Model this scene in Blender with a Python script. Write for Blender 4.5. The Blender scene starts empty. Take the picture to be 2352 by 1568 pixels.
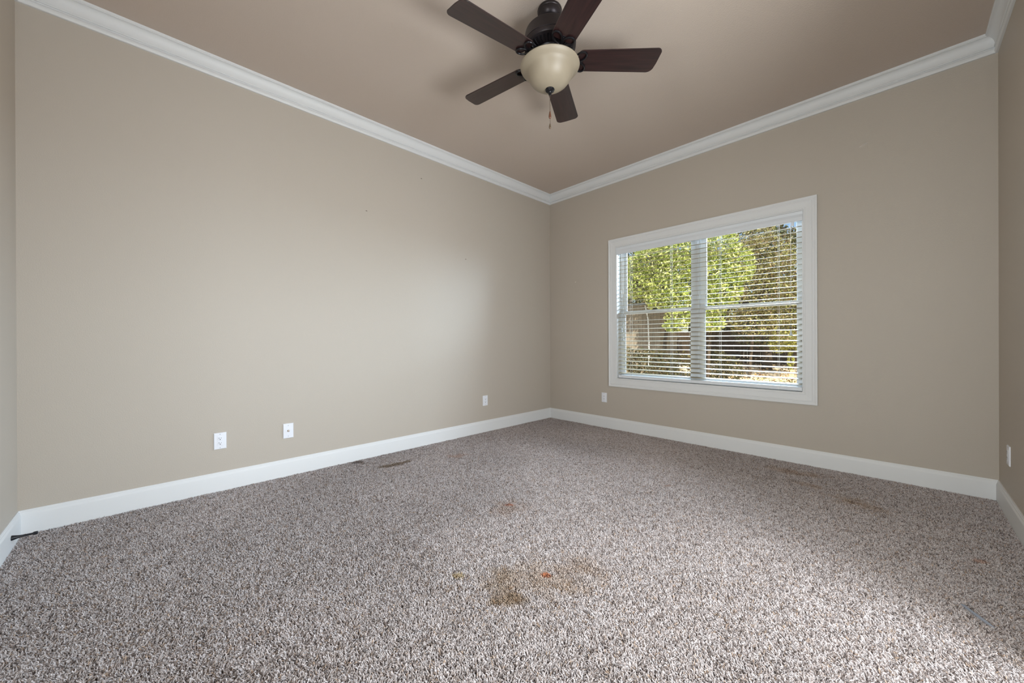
import bpy, math, random
import numpy as np
from mathutils import Vector, Matrix

random.seed(7)
rng = np.random.default_rng(11)
S = bpy.context.scene
COL = S.collection
PI = math.pi

# ------------------------------------------------------------------ camera
# room: wall_left is x=0, wall_back (window) is y=0, carpet surface z=0, corner at the origin
RX, RY, RZ = 3.825, -4.522, 3.05
cam_d = bpy.data.cameras.new('camera')
cam = bpy.data.objects.new('camera', cam_d); COL.objects.link(cam)
cam_d.sensor_fit = 'HORIZONTAL'; cam_d.sensor_width = 36.0
cam_d.lens = 865.62 / 2352 * 36.0
cam_d.clip_start = 0.02; cam_d.clip_end = 300
YAW, PITCH, ROLL = 0.8011, -0.0012, -0.0039
fwd = Vector((-math.sin(YAW)*math.cos(PITCH), math.cos(YAW)*math.cos(PITCH), math.sin(PITCH)))
rgt = Vector((math.cos(YAW), math.sin(YAW), 0)); upv = rgt.cross(fwd)
r2 = math.cos(ROLL)*rgt + math.sin(ROLL)*upv
u2 = -math.sin(ROLL)*rgt + math.cos(ROLL)*upv
cam.matrix_world = Matrix(((r2.x, u2.x, -fwd.x, 3.3786), (r2.y, u2.y, -fwd.y, -4.0085), (r2.z, u2.z, -fwd.z, 1.0506), (0, 0, 0, 1)))
S.camera = cam

# ------------------------------------------------------------------ view, world, lights
S.view_settings.view_transform = 'Standard'
S.view_settings.look = 'None'
S.view_settings.gamma = 1.0
S.view_settings.use_curve_mapping = False
S.view_settings.exposure = 0.14
try:
    S.cycles.use_denoising = True
    S.cycles.max_bounces = 10
    S.cycles.diffuse_bounces = 6
    S.cycles.glossy_bounces = 4
    S.cycles.transmission_bounces = 6
    S.cycles.transparent_max_bounces = 12
    S.cycles.sample_clamp_indirect = 6.0
    S.cycles.caustics_reflective = False
    S.cycles.caustics_refractive = False
except Exception:
    pass

W = bpy.data.worlds.new('world'); S.world = W
W.use_nodes = True
wn = W.node_tree.nodes; wl = W.node_tree.links
wn.clear()
wo = wn.new('ShaderNodeOutputWorld'); wb = wn.new('ShaderNodeBackground'); sk = wn.new('ShaderNodeTexSky')
sk.sky_type = 'NISHITA'; sk.sun_disc = False; sk.sun_elevation = math.radians(50); sk.sun_rotation = math.radians(200)
sk.altitude = 100; sk.air_density = 1.0; sk.dust_density = 1.2
wb.inputs['Strength'].default_value = 0.16
wl.new(sk.outputs[0], wb.inputs['Color']); wl.new(wb.outputs[0], wo.inputs[0])


def lamp(name, kind, loc, target, energy, color, size=None, sizey=None, angle=None):
    d = bpy.data.lights.new(name, kind); d.energy = energy; d.color = color
    if kind == 'AREA':
        d.shape = 'RECTANGLE'; d.size = size; d.size_y = sizey or size
    if angle is not None:
        d.angle = angle
    o = bpy.data.objects.new(name, d); COL.objects.link(o)
    o.location = loc
    o.rotation_euler = (Vector(target) - Vector(loc)).to_track_quat('-Z', 'Y').to_euler()
    return o


lamp('sun', 'SUN', (10, -8, 14), (0.0, 4.0, 0), 8.5, (1.0, 0.93, 0.80), angle=math.radians(0.6))
# open sky seen over the yard, entering by the window
lamp('window_daylight', 'AREA', (2.1, 2.2, 2.45), (0.9, -1.8, 0.9), 620, (0.64, 0.80, 1.0), 2.8, 1.1)
# added fill lamps, unseen, aimed through the right doorway and one behind the camera
lamp('hall_fill', 'AREA', (5.25, -2.75, 1.75), (0.0, -2.75, 1.5), 108, (0.82, 0.91, 1.0), 1.3, 1.4)
lamp('hall_upfill', 'AREA', (4.9, -2.75, 0.35), (2.0, -2.6, 3.0), 116, (0.92, 0.97, 1.0), 2.2, 0.8)  # added to brighten the ceiling from below
lamp('entry_fill', 'AREA', (2.95, -5.7, 1.7), (2.2, -1.0, 1.7), 76, (0.93, 0.98, 1.0), 0.9, 1.2)
lamp('entry_upfill', 'AREA', (2.95, -5.5, 0.35), (1.9, -2.2, 3.0), 26, (0.87, 0.97, 1.0), 0.8, 0.6)  # added second upward fill, softens the fan shadow on the ceiling

# ------------------------------------------------------------------ materials


def srgb(r, g, b):
    def f(c):
        c /= 255.0
        return c / 12.92 if c <= 0.04045 else ((c + 0.055) / 1.055) ** 2.4
    return (f(r), f(g), f(b), 1.0)


def mat(name, color, rough=0.6, metal=0.0, spec=0.5, bump=None, vary=None, coat=0.0):
    m = bpy.data.materials.new(name); m.use_nodes = True
    nt = m.node_tree; n = nt.nodes; l = nt.links
    b = n['Principled BSDF']
    b.inputs['Base Color'].default_value = color
    b.inputs['Roughness'].default_value = rough
    b.inputs['Metallic'].default_value = metal
    b.inputs['Specular IOR Level'].default_value = spec
    if coat:
        b.inputs['Coat Weight'].default_value = coat; b.inputs['Coat Roughness'].default_value = 0.25
    tc = None
    if bump or vary:
        tc = n.new('ShaderNodeNewGeometry')
    if bump:
        sc, st, dist = bump
        t = n.new('ShaderNodeTexNoise'); t.inputs['Scale'].default_value = sc; t.inputs['Detail'].default_value = 3
        bp = n.new('ShaderNodeBump'); bp.inputs['Strength'].default_value = st; bp.inputs['Distance'].default_value = dist
        l.new(tc.outputs['Position'], t.inputs['Vector']); l.new(t.outputs[0], bp.inputs['Height']); l.new(bp.outputs[0], b.inputs['Normal'])
    if vary:
        sc, amt = vary
        t = n.new('ShaderNodeTexNoise'); t.inputs['Scale'].default_value = sc; t.inputs['Detail'].default_value = 4
        mr = n.new('ShaderNodeMapRange'); mr.inputs['To Min'].default_value = 1 - amt; mr.inputs['To Max'].default_value = 1 + amt
        mx = n.new('ShaderNodeVectorMath'); mx.operation = 'SCALE'; mx.inputs[0].default_value = color[:3]
        l.new(tc.outputs['Position'], t.inputs['Vector']); l.new(t.outputs[0], mr.inputs['Value'])
        l.new(mr.outputs[0], mx.inputs['Scale']); l.new(mx.outputs[0], b.inputs['Base Color'])
    return m


def wood_mat(name, c1, c2, rough, scale=(3, 60, 60), coat=0.0, spec=0.5):
    m = mat(name, c1, rough, spec=spec, coat=coat)
    n = m.node_tree.nodes; l = m.node_tree.links; b = n['Principled BSDF']
    tc = n.new('ShaderNodeTexCoord'); mp = n.new('ShaderNodeMapping'); mp.inputs['Scale'].default_value = scale
    t = n.new('ShaderNodeTexNoise'); t.inputs['Scale'].default_value = 1.0; t.inputs['Detail'].default_value = 5
    cr = n.new('ShaderNodeValToRGB'); cr.color_ramp.elements[0].color = c1; cr.color_ramp.elements[1].color = c2
    cr.color_ramp.elements[0].position = 0.3; cr.color_ramp.elements[1].position = 0.7
    l.new(tc.outputs['Object'], mp.inputs[0]); l.new(mp.outputs[0], t.inputs['Vector']); l.new(t.outputs[0], cr.inputs[0]); l.new(cr.outputs[0], b.inputs['Base Color'])
    return m


def attr_mat(name, rough, translucent=0.0, spec=0.2, sheen=0.0):
    m = bpy.data.materials.new(name); m.use_nodes = True
    n = m.node_tree.nodes; l = m.node_tree.links; b = n['Principled BSDF']
    a = n.new('ShaderNodeAttribute'); a.attribute_name = 'tint'
    l.new(a.outputs['Color'], b.inputs['Base Color'])
    b.inputs['Roughness'].default_value = rough; b.inputs['Specular IOR Level'].default_value = spec
    if sheen:
        b.inputs['Sheen Weight'].default_value = sheen
    if translucent:
        tr = n.new('ShaderNodeBsdfTranslucent'); mx = n.new('ShaderNodeMixShader'); mx.inputs[0].default_value = translucent
        l.new(a.outputs['Color'], tr.inputs['Color'])
        l.new(b.outputs[0], mx.inputs[1]); l.new(tr.outputs[0], mx.inputs[2]); l.new(mx.outputs[0], n['Material Output'].inputs['Surface'])
    return m


M = {}
M['wall'] = mat('greige_wall_paint', srgb(187, 178, 166), 0.55, spec=0.35, bump=(170, 0.22, 0.004))
M['ceiling'] = mat('tan_ceiling_paint', srgb(197, 183, 171), 0.8, spec=0.2, bump=(120, 0.35, 0.006))
M['trim'] = mat('white_trim_paint', srgb(222, 223, 223), 0.5, spec=0.5)
M['vinyl'] = mat('white_vinyl', srgb(222, 226, 230), 0.35)
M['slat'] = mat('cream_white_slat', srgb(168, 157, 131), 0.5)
M['cord'] = mat('white_cord', srgb(244, 244, 240), 0.7)
M['tassel'] = mat('pale_blue_grey_plastic', srgb(205, 215, 222), 0.3)
M['plate'] = mat('white_plastic_plate', srgb(232, 234, 240), 0.3)
M['slot'] = mat('dark_slot', srgb(60, 62, 68), 0.6)
M['screw'] = mat('painted_screw', srgb(190, 195, 205), 0.35)
M['brass'] = mat('nickel_connector', srgb(150, 140, 130), 0.35, metal=0.9)
M['bronze'] = mat('dark_oil_rubbed_bronze', srgb(52, 46, 48), 0.38, metal=0.55, spec=0.5)
M['bronze_dark'] = mat('black_bronze', srgb(30, 28, 31), 0.35, metal=0.5)
M['lock'] = mat('bronze_sash_lock', srgb(58, 50, 48), 0.4, metal=0.5)
M['chain'] = mat('antique_brass_chain', srgb(128, 110, 92), 0.35, metal=0.8)
M['fob'] = mat('walnut_fob', srgb(96, 58, 40), 0.3)
M['blade'] = wood_mat('dark_walnut_blade', srgb(32, 20, 20), srgb(52, 32, 31), 0.30, (5, 70, 70), spec=0.45, coat=0.3)
M['black'] = mat('black_rubber_metal', srgb(24, 26, 32), 0.4)
M['lint'] = mat('grey_lint', srgb(140, 145, 155), 0.9)
M['spackle'] = mat('pale_scuff', srgb(215, 208, 200), 0.8)
M['backing'] = mat('carpet_backing', srgb(96, 86, 82), 0.95, spec=0.0, vary=(220, 0.4))
M['pile'] = attr_mat('taupe_carpet_pile', 0.95, spec=0.05, sheen=0.15)
M['leaf'] = attr_mat('leaf', 0.45, translucent=0.35, spec=0.4)
M['bark'] = mat('bark', srgb(78, 66, 52), 0.9, bump=(30, 0.6, 0.02), vary=(12, 0.3))
M['soil'] = mat('sunlit_dry_ground', srgb(226, 206, 176), 0.95, spec=0.1, bump=(25, 0.5, 0.03), vary=(1.6, 0.25))
M['fence'] = wood_mat('weathered_dark_fence', srgb(58, 49, 40), srgb(86, 73, 59), 0.9, (30, 30, 3), spec=0.1)
M['shed'] = wood_mat('grey_brown_shed_board', srgb(124, 114, 100), srgb(152, 141, 125), 0.9, (30, 30, 3), spec=0.1)
M['roof'] = mat('grey_shingle', srgb(142, 134, 120), 0.95, vary=(40, 0.2))
M['white_metal'] = mat('white_painted_pole', srgb(235, 235, 232), 0.5)
M['siding'] = mat('exterior_siding', srgb(150, 140, 126), 0.9)

g = bpy.data.materials.new('window_glass'); g.use_nodes = True
gn = g.node_tree.nodes; gl = g.node_tree.links; gn.remove(gn['Principled BSDF'])
tr = gn.new('ShaderNodeBsdfTransparent'); tr.inputs[0].default_value = (0.95, 0.965, 0.955, 1)
gs = gn.new('ShaderNodeBsdfGlossy'); gs.inputs['Roughness'].default_value = 0.03
fr = gn.new('ShaderNodeFresnel'); fr.inputs['IOR'].default_value = 1.35
mx = gn.new('ShaderNodeMixShader')
gl.new(fr.outputs[0], mx.inputs[0]); gl.new(tr.outputs[0], mx.inputs[1]); gl.new(gs.outputs[0], mx.inputs[2]); gl.new(mx.outputs[0], gn['Material Output'].inputs['Surface'])
M['glass'] = g

gb = mat('cream_alabaster_glass', srgb(150, 138, 119), 0.42, spec=0.4, vary=(9, 0.06))
gb.node_tree.nodes['Principled BSDF'].inputs['Subsurface Weight'].default_value = 0.0
M['bowl'] = gb

# ------------------------------------------------------------------ mesh helpers


class MB:
    def __init__(self):
        self.v = []; self.f = []; self.s = []

    def add(self, verts, faces, smooth=False):
        o = len(self.v)
        self.v += [tuple(x) for x in verts]
        self.f += [tuple(i + o for i in q) for q in faces]
        self.s += [smooth] * len(faces)
        return self

    def box(self, a, b, mtx=None):
        (x0, y0, z0), (x1, y1, z1) = a, b
        x0, x1 = min(x0, x1), max(x0, x1); y0, y1 = min(y0, y1), max(y0, y1); z0, z1 = min(z0, z1), max(z0, z1)
        vs = [(x0, y0, z0), (x1, y0, z0), (x1, y1, z0), (x0, y1, z0), (x0, y0, z1), (x1, y0, z1), (x1, y1, z1), (x0, y1, z1)]
        if mtx is not None:
            vs = [mtx @ Vector(p) for p in vs]
        return self.add(vs, [(0, 3, 2, 1), (4, 5, 6, 7), (0, 1, 5, 4), (1, 2, 6, 5), (2, 3, 7, 6), (3, 0, 4, 7)])

    def lathe(self, prof, n=40, c=(0, 0, 0), cap=True, mtx=None):
        vs = []; fs = []
        for r, z in prof:
            for k in range(n):
                a = 2 * PI * k / n
                vs.append(Vector((r * math.cos(a), r * math.sin(a), z)))
        for i in range(len(prof) - 1):
            for k in range(n):
                k2 = (k + 1) % n
                fs.append((i*n+k, (i+1)*n+k, (i+1)*n+k2, i*n+k2))
        if cap:
            fs.append(tuple(range(n)))
            fs.append(tuple(reversed([(len(prof)-1)*n+k for k in range(n)])))
        if mtx is not None:
            vs = [mtx @ p for p in vs]
        vs = [p + Vector(c) for p in vs]
        return self.add(vs, fs, True)

    def tube(self, pts, rad, n=8, closed=False):
        pts = [Vector(p) for p in pts]; N = len(pts)
        if not hasattr(rad, '__len__'):
            rad = [rad] * N
        vs = []; fs = []
        ref = Vector((0, 0, 1))
        for i, p in enumerate(pts):
            a = pts[(i-1) % N] if (closed or i > 0) else p
            b = pts[(i+1) % N] if (closed or i < N-1) else p
            t = (b - a).normalized()
            x = t.cross(ref)
            if x.length < 1e-3:
                x = t.cross(Vector((1, 0, 0)))
            x.normalize(); y = t.cross(x)
            for k in range(n):
                an = 2*PI*k/n
                vs.append(p + rad[i]*(math.cos(an)*x + math.sin(an)*y))
        for i in range(N if closed else N-1):
            j = (i+1) % N
            for k in range(n):
                k2 = (k+1) % n
                fs.append((i*n+k, i*n+k2, j*n+k2, j*n+k))
        if not closed:
            fs.append(tuple(reversed(range(n)))); fs.append(tuple((N-1)*n+k for k in range(n)))
        return self.add(vs, fs, True)

    def sweep(self, sections, closed=False, smooth=False):
        """sections: list of equal-length point loops joined one to the next"""
        m = len(sections[0]); vs = [p for s in sections for p in s]; fs = []
        for i in range(len(sections) - (0 if closed else 1)):
            j = (i+1) % len(sections)
            for k in range(m):
                k2 = (k+1) % m
                fs.append((i*m+k, i*m+k2, j*m+k2, j*m+k))
        if not closed:
            fs.append(tuple(reversed(range(m)))); fs.append(tuple((len(sections)-1)*m+k for k in range(m)))
        return self.add(vs, fs, smooth)

    def prism(self, poly, z0, z1, mtx=None):
        n = len(poly)
        vs = [Vector((x, y, z0)) for x, y in poly] + [Vector((x, y, z1)) for x, y in poly]
        if mtx is not None:
            vs = [mtx @ p for p in vs]
        fs = [tuple(reversed(range(n))), tuple(range(n, 2*n))] + [(i, (i+1) % n, n+(i+1) % n, n+i) for i in range(n)]
        return self.add(vs, fs)

    def build(self, name, m, parent=None, bevel=0.0, loc=None):
        me = bpy.data.meshes.new(name)
        me.from_pydata([tuple(p) for p in self.v], [], self.f)
        me.polygons.foreach_set('use_smooth', self.s)
        me.update()
        import bmesh
        bm = bmesh.new(); bm.from_mesh(me); bmesh.ops.recalc_face_normals(bm, faces=bm.faces); bm.to_mesh(me); bm.free()
        o = bpy.data.objects.new(name, me); COL.objects.link(o)
        me.materials.append(m)
        if any(self.s):
            try:
                me.set_sharp_from_angle(angle=math.radians(28))
            except Exception:
                pass
        if bevel:
            md = o.modifiers.new('bevel', 'BEVEL'); md.width = bevel; md.segments = 2; md.limit_method = 'ANGLE'
        if parent is not None:
            o.parent = parent
        return o


def tag(o, label=None, cat=None, group=None, kind=None):
    if label: o['label'] = label
    if cat: o['category'] = cat
    if group: o['group'] = group
    if kind: o['kind'] = kind
    return o


def thing(name, label, cat, loc=(0, 0, 0), rz=0.0, group=None, kind=None):
    o = bpy.data.objects.new(name, None); COL.objects.link(o)
    o.location = loc; o.rotation_euler = (0, 0, rz); o.empty_display_size = 0.05
    return tag(o, label, cat, group, kind)


def struct(name, mb, m, label=None, cat=None, bevel=0.0):
    o = mb.build(name, m, bevel=bevel)
    return tag(o, label, cat, None, 'structure')


def copy_tree(o, parent=None):
    c = o.copy(); COL.objects.link(c)
    if parent is not None:
        c.parent = parent
    for ch in list(o.children):
        copy_tree(ch, c)
    return c


# ------------------------------------------------------------------ room shell
FZ = -0.016        # backing below the pile
TW = 0.16
OX0, OX1, OZ0, OZ1 = 1.036, 2.795, 0.606, 2.152      # window opening
b = MB().box((-TW, RY-TW, FZ-0.1), (RX+TW, TW, FZ))
struct('floor', b, M['backing'], 'floor under the taupe frieze carpet', 'floor')
b = MB().box((-TW, RY-TW, RZ), (RX+TW, TW, RZ+0.12))
struct('ceiling', b, M['ceiling'], 'tan textured ceiling above the white crown moulding', 'ceiling')
b = MB().box((-TW, RY-TW, FZ), (0, TW, RZ))
wall_left = struct('wall_left', b, M['wall'], 'long greige wall with three wall plates, left of the corner', 'wall')
b = MB()
e = 0.014
b.box((0, 0, FZ), (OX0-e, TW, RZ)); b.box((OX1+e, 0, FZ), (RX, TW, RZ)); b.box((OX0-e, 0, FZ), (OX1+e, TW, OZ0-e)); b.box((OX0-e, 0, OZ1+e), (OX1+e, TW, RZ))
wall_back = struct('wall_back', b, M['wall'], 'greige wall holding the window with white blind', 'wall')
DY0, DY1, DZ = -3.45, -2.05, 2.15                     # doorway in the right wall, out of the picture
b = MB()
b.box((RX, DY1, FZ), (RX+TW, TW, RZ)); b.box((RX, RY-TW, FZ), (RX+TW, DY0, RZ)); b.box((RX, DY0, DZ), (RX+TW, DY1, RZ))
struct('wall_right', b, M['wall'], 'narrow strip of greige wall at the picture edge, right of the window wall', 'wall')
EX0, EX1 = 2.55, 3.4                                  # doorway behind the camera
b = MB()
b.box((0, RY-TW, FZ), (EX0, RY, RZ)); b.box((EX1, RY-TW, FZ), (RX, RY, RZ)); b.box((EX0, RY-TW, DZ), (EX1, RY, RZ))
struct('wall_front', b, M['wall'], 'strip of pale wall beside the black door stop', 'wall')
# hall beyond the right doorway and behind the camera (seen only through the doorways)
b = MB()
b.box((RX+TW, RY-TW-1.5, FZ-0.1), (5.6, -0.9, FZ)); b.box((RX+TW, RY-TW-1.5, 2.6), (5.6, -0.9, 2.7))
b.box((5.5, RY-TW-1.5, FZ), (5.6, -0.9, 2.6)); b.box((RX+TW, -1.0, FZ), (5.5, -0.9, 2.6))
b.box((1.9, RY-TW-1.5, FZ-0.1), (RX+TW, RY-TW, FZ)); b.box((1.9, RY-TW-1.5, 2.6), (RX+TW, RY-TW, 2.7))
b.box((1.9, RY-TW-1.5, FZ), (5.6, RY-TW-1.4, 2.6)); b.box((1.8, RY-TW-1.5, FZ), (1.9, RY-TW, 2.6))
struct('wall_hall', b, M['wall'], 'hall beyond the doorways', 'wall')


def casing_door(name, horizontal, a0, a1, wallpos, sgn):
    b = MB(); w = 0.085; t = 0.018
    def bx(u0, u1, z0, z1):
        if horizontal:
            b.box((u0, wallpos, z0), (u1, wallpos + sgn*t, z1))
        else:
            b.box((wallpos, u0, z0), (wallpos + sgn*t, u1, z1))
    bx(a0-w, a0, FZ, DZ+w); bx(a1, a1+w, FZ, DZ+w); bx(a0, a1, DZ, DZ+w)
    struct(name, b, M['trim'], 'white door casing out of the picture', 'trim', bevel=0.004)


casing_door('door_1', False, DY0, DY1, RX, -1)
casing_door('door_2', True, EX0, EX1, RY, 1)

# crown moulding: one mitred length per wall
CR, CD = 0.058, RZ - 2.925
crown_prof = [(0.0, 0.0), (0.0, -CD), (0.008, -CD)]
for k in range(9):                      # bottom bead
    a = -PI/2 + PI*k/8
    crown_prof.append((0.0085 + 0.0085*math.cos(a), -CD + 0.0165 + 0.0165*math.sin(a)))
crown_prof += [(0.0085, -CD+0.038), (0.0150, -CD+0.0385)]
for k in range(5):                      # small ridge
    a = -PI/2 + PI*k/4
    crown_prof.append((0.0150 + 0.0050*math.cos(a), -CD + 0.0435 + 0.0048*math.sin(a)))
for k in range(13):                     # cove
    t = k/12
    crown_prof.append((0.0145 + 0.0335*(1-math.cos(t*PI/2)), -CD + 0.052 + 0.054*math.sin(t*PI/2)))
crown_prof += [(CR-0.005, -CD+0.106), (CR-0.005, -CD+0.111), (CR-0.001, -CD+0.112), (CR, -CD+0.114), (CR, 0.0)]
corners = [(0, 0), (RX, 0), (RX, RY), (0, RY)]
inward = [(1, -1), (-1, -1), (-1, 1), (1, 1)]


def mitred(name, prof, i, j, z, label, cat, m):
    b = MB(); secs = []
    for c in (i, j):
        cx, cy = corners[c]; ix, iy = inward[c]
        secs.append([(cx + ix*d, cy + iy*d, z + h) for d, h in prof])
    b.sweep(secs, smooth=True)
    return struct(name, b, m, label, cat)


mitred('trim_1', crown_prof, 3, 0, RZ, 'white crown moulding along the top of the long left wall', 'crown moulding', M['trim'])
mitred('trim_2', crown_prof, 0, 1, RZ, 'white crown moulding along the top of the window wall', 'crown moulding', M['trim'])
mitred('trim_3', crown_prof, 1, 2, RZ, 'white crown moulding at the top right edge of the picture', 'crown moulding', M['trim'])
mitred('trim_4', crown_prof, 2, 3, RZ, 'white crown moulding behind the camera', 'crown moulding', M['trim'])
BH = 0.127
base_prof = [(0.0, FZ), (0.0, BH), (0.0045, BH), (0.0060, BH-0.003), (0.0062, BH-0.007), (0.0085, BH-0.010), (0.0092, BH-0.012), (0.0092, BH-0.016),
             (0.0115, BH-0.021), (0.0135, BH-0.026), (0.014, BH-0.029), (0.014, FZ)]


def board(name, i, j, label, gaps=None):
    if gaps is None:
        return mitred(name, base_prof, i, j, 0.0, label, 'baseboard', M['trim'])
    b = MB()
    (cx, cy), (ex, ey) = corners[i], corners[j]
    ln = math.hypot(ex-cx, ey-cy); ux, uy = (ex-cx)/ln, (ey-cy)/ln
    nx, ny = -uy, ux
    if nx*(RX/2-cx)+ny*(RY/2-cy) < 0: nx, ny = -nx, -ny
    for s0, s1, m0, m1 in gaps:
        secs = []
        for s, mt in ((s0, m0), (s1, m1)):
            secs.append([(cx+ux*(s+mt*d)+nx*d, cy+uy*(s+mt*d)+ny*d, h) for d, h in base_prof])
        b.sweep(secs)
    return struct(name, b, M['trim'], label, 'baseboard')


board('baseboard_left', 3, 0, 'white baseboard along the long left wall')
board('baseboard_back', 0, 1, 'white baseboard under the window')
board('baseboard_right', 1, 2, 'white baseboard at the right edge of the picture',
      [(0, -DY1-0.085, 1, 0), (-DY0+0.085, -RY, 0, -1)])
board('baseboard_front', 2, 3, 'white baseboard with the black door stop screwed to it',
      [(0, RX-EX1-0.085, 1, 0), (RX-EX0+0.085, RX, 0, -1)])

# scuffs on the walls (marks with a shape of their own)
b = MB()
for k in range(8):
    t = k/7
    b.box((3.155+0.040*t, -0.0012, 2.553+0.012*t+0.006*t*t), (3.155+0.040*t+0.008, 0.0, 2.557+0.012*t+0.006*t*t+0.004*math.sin(PI*t)))
o = b.build('scuff', M['spackle'], wall_back); o['label'] = 'pale scraped scuff'
b = MB().box((0.430, -0.001, 1.806), (0.438, 0.0, 1.818)); b.box((0.434, -0.001, 1.815), (0.441, 0.0, 1.822))
b.build('scuff', M['spackle'], wall_back)
dk = mat('dark_wall_nick', srgb(120, 108, 96), 0.8)
for y, z in ((-2.003, 2.70), (-2.569, 2.239), (-1.447, 1.966)):
    b = MB().box((0, y-0.006, z-0.004), (0.001, y+0.006, z+0.003)); b.box((0, y-0.012, z-0.002), (0.0008, y-0.004, z+0.0))
    b.build('nick', dk, wall_left)

# ------------------------------------------------------------------ carpet pile
NS = 0.0046
xs = np.arange(0.016, RX-0.014, NS); ys = np.arange(RY+0.016, -0.014, NS)
gx, gy = np.meshgrid(xs, ys); px = gx.ravel(); py = gy.ravel(); N = len(px)
px = px + rng.uniform(-.48, .48, N)*NS; py = py + rng.uniform(-.48, .48, N)*NS


def vnoise(x, y, scale, seed):
    r = np.random.default_rng(seed); T = r.random((256, 256))
    u = x*scale; v = y*scale
    i = np.floor(u).astype(int); j = np.floor(v).astype(int); fu = u-i; fv = v-j
    fu = fu*fu*(3-2*fu); fv = fv*fv*(3-2*fv)
    a = T[i % 256, j % 256]; b_ = T[(i+1) % 256, j % 256]; c = T[i % 256, (j+1) % 256]; d = T[(i+1) % 256, (j+1) % 256]
    return (a*(1-fu)+b_*fu)*(1-fv)+(c*(1-fu)+d*fu)*fv


ang = 2*PI*(vnoise(px, py, 55, 1)*1.1 + vnoise(px, py, 9, 2)*0.5) + rng.normal(0, 1.2, N)
lean = np.clip(rng.normal(0.80, 0.28, N), 0.1, 1.3)
Ln = rng.uniform(0.012, 0.0165, N) * (0.85 + 0.3*vnoise(px, py, 25, 3))
dx, dy = np.cos(ang), np.sin(ang)
K = 4
P = np.zeros((N, K, 3), dtype=np.float32); ang2 = ang + rng.normal(0, 0.8, N)
x_, y_, z_ = px.copy(), py.copy(), np.full(N, FZ)
P[:, 0] = np.stack([x_, y_, z_], 1)
for k in range(1, K):
    le = lean * (0.35 + 0.65*k/(K-1)) * (1.25 if k == K-1 else 1.0)
    aa = ang + (ang2-ang)*(k-1)/(K-2)
    st = Ln/(K-1)
    x_ = x_ + st*np.sin(le)*np.cos(aa); y_ = y_ + st*np.sin(le)*np.sin(aa); z_ = z_ + st*np.cos(le)
    P[:, k] = np.stack([x_, y_, z_], 1)
P[:, :, 0] = np.clip(P[:, :, 0], 0.016, RX-0.016); P[:, :, 1] = np.clip(P[:, :, 1], RY+0.016, -0.016)
P[:, :, 2] = np.minimum(P[:, :, 2], 0.002)
rad = np.stack([np.full(N, .0016), np.full(N, .0018), np.full(N, .0015), np.full(N, .0008)], 1).astype(np.float32)
rad *= rng.uniform(0.8, 1.2, (N, 1)).astype(np.float32)
pal = np.array([srgb(209, 202, 201)[:3], srgb(199, 190, 188)[:3], srgb(182, 170, 165)[:3], srgb(152, 140, 135)[:3], srgb(114, 104, 100)[:3], srgb(186, 164, 146)[:3]])
pr = rng.random(N)*0.66 + vnoise(px, py, 75, 5)*0.34
idx = np.digitize(pr, [0.38, 0.55, 0.66, 0.76, 0.84])
colr = pal[idx] * rng.uniform(0.88, 1.12, (N, 1))
colr *= (0.90 + 0.20*vnoise(px, py, 2.2, 8))[:, None]


def stain(cx, cy, rx, ry, rot, col, amt, seed, soft=0.35):
    global colr
    c, s = math.cos(rot), math.sin(rot)
    u = ((px-cx)*c + (py-cy)*s)/rx; v = (-(px-cx)*s + (py-cy)*c)/ry
    d = np.sqrt(u*u+v*v) + (vnoise(px+seed, py, 22, seed)-0.5)*0.9
    w = np.clip((1-d)/soft, 0, 1)*amt
    colr = colr*(1-w[:, None]) + colr*np.array(col)[None]*w[:, None]


stain(2.255, -2.945, 0.10, 0.065, 0.78, (0.58, 0.47, 0.33), 0.9, 21, 0.6)
stain(2.15, -2.88, 0.13, 0.14, 0.8, (0.76, 0.66, 0.53), 0.8, 22, 0.8)
stain(2.30, -2.72, 0.24, 0.17, 0.8, (0.80, 0.70, 0.58), 0.8, 23, 0.9)
stain(2.33, -2.56, 0.17, 0.12, 0.8, (0.80, 0.70, 0.60), 0.7, 24, 0.9)
stain(2.262, -2.714, 0.034, 0.026, 0.8, (1.05, 0.46, 0.24), 0.95, 25)
stain(1.985, -3.003, 0.030, 0.024, 0.8, (0.85, 0.74, 0.46), 0.9, 26)
stain(1.615, -2.336, 0.030, 0.013, 0.8, (1.0, 0.52, 0.36), 0.95, 27)
stain(1.64, -2.37, 0.15, 0.13, 0.8, (0.84, 0.74, 0.66), 0.7, 28, 0.8)
stain(0.345, -2.47, 0.20, 0.040, 1.5, (0.46, 0.39, 0.30), 0.95, 29)
stain(0.068, -2.685, 0.055, 0.035, 1.2, (0.45, 0.41, 0.38), 0.95, 30)
stain(0.135, -2.66, 0.03, 0.025, 1.2, (0.6, 0.55, 0.5), 0.9, 31)
stain(3.16, -0.70, 0.18, 0.12, -0.3, (0.76, 0.64, 0.50), 0.8, 32, 0.8)
stain(2.80, -0.28, 0.24, 0.09, 0.1, (0.80, 0.66, 0.52), 0.7, 33, 0.8)
stain(2.93, -0.55, 0.16, 0.07, 0.1, (0.80, 0.67, 0.54), 0.7, 34, 0.8)
stain(0.527, -1.956, 0.12, 0.07, 1.2, (0.88, 0.70, 0.58), 0.8, 35, 0.8)
stain(2.198, -1.285, 0.05, 0.02, 0.8, (0.76, 0.60, 0.50), 0.8, 36)
stain(3.64, -1.15, 0.03, 0.03, 0.8, (0.82, 0.58, 0.46), 0.8, 37)

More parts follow.
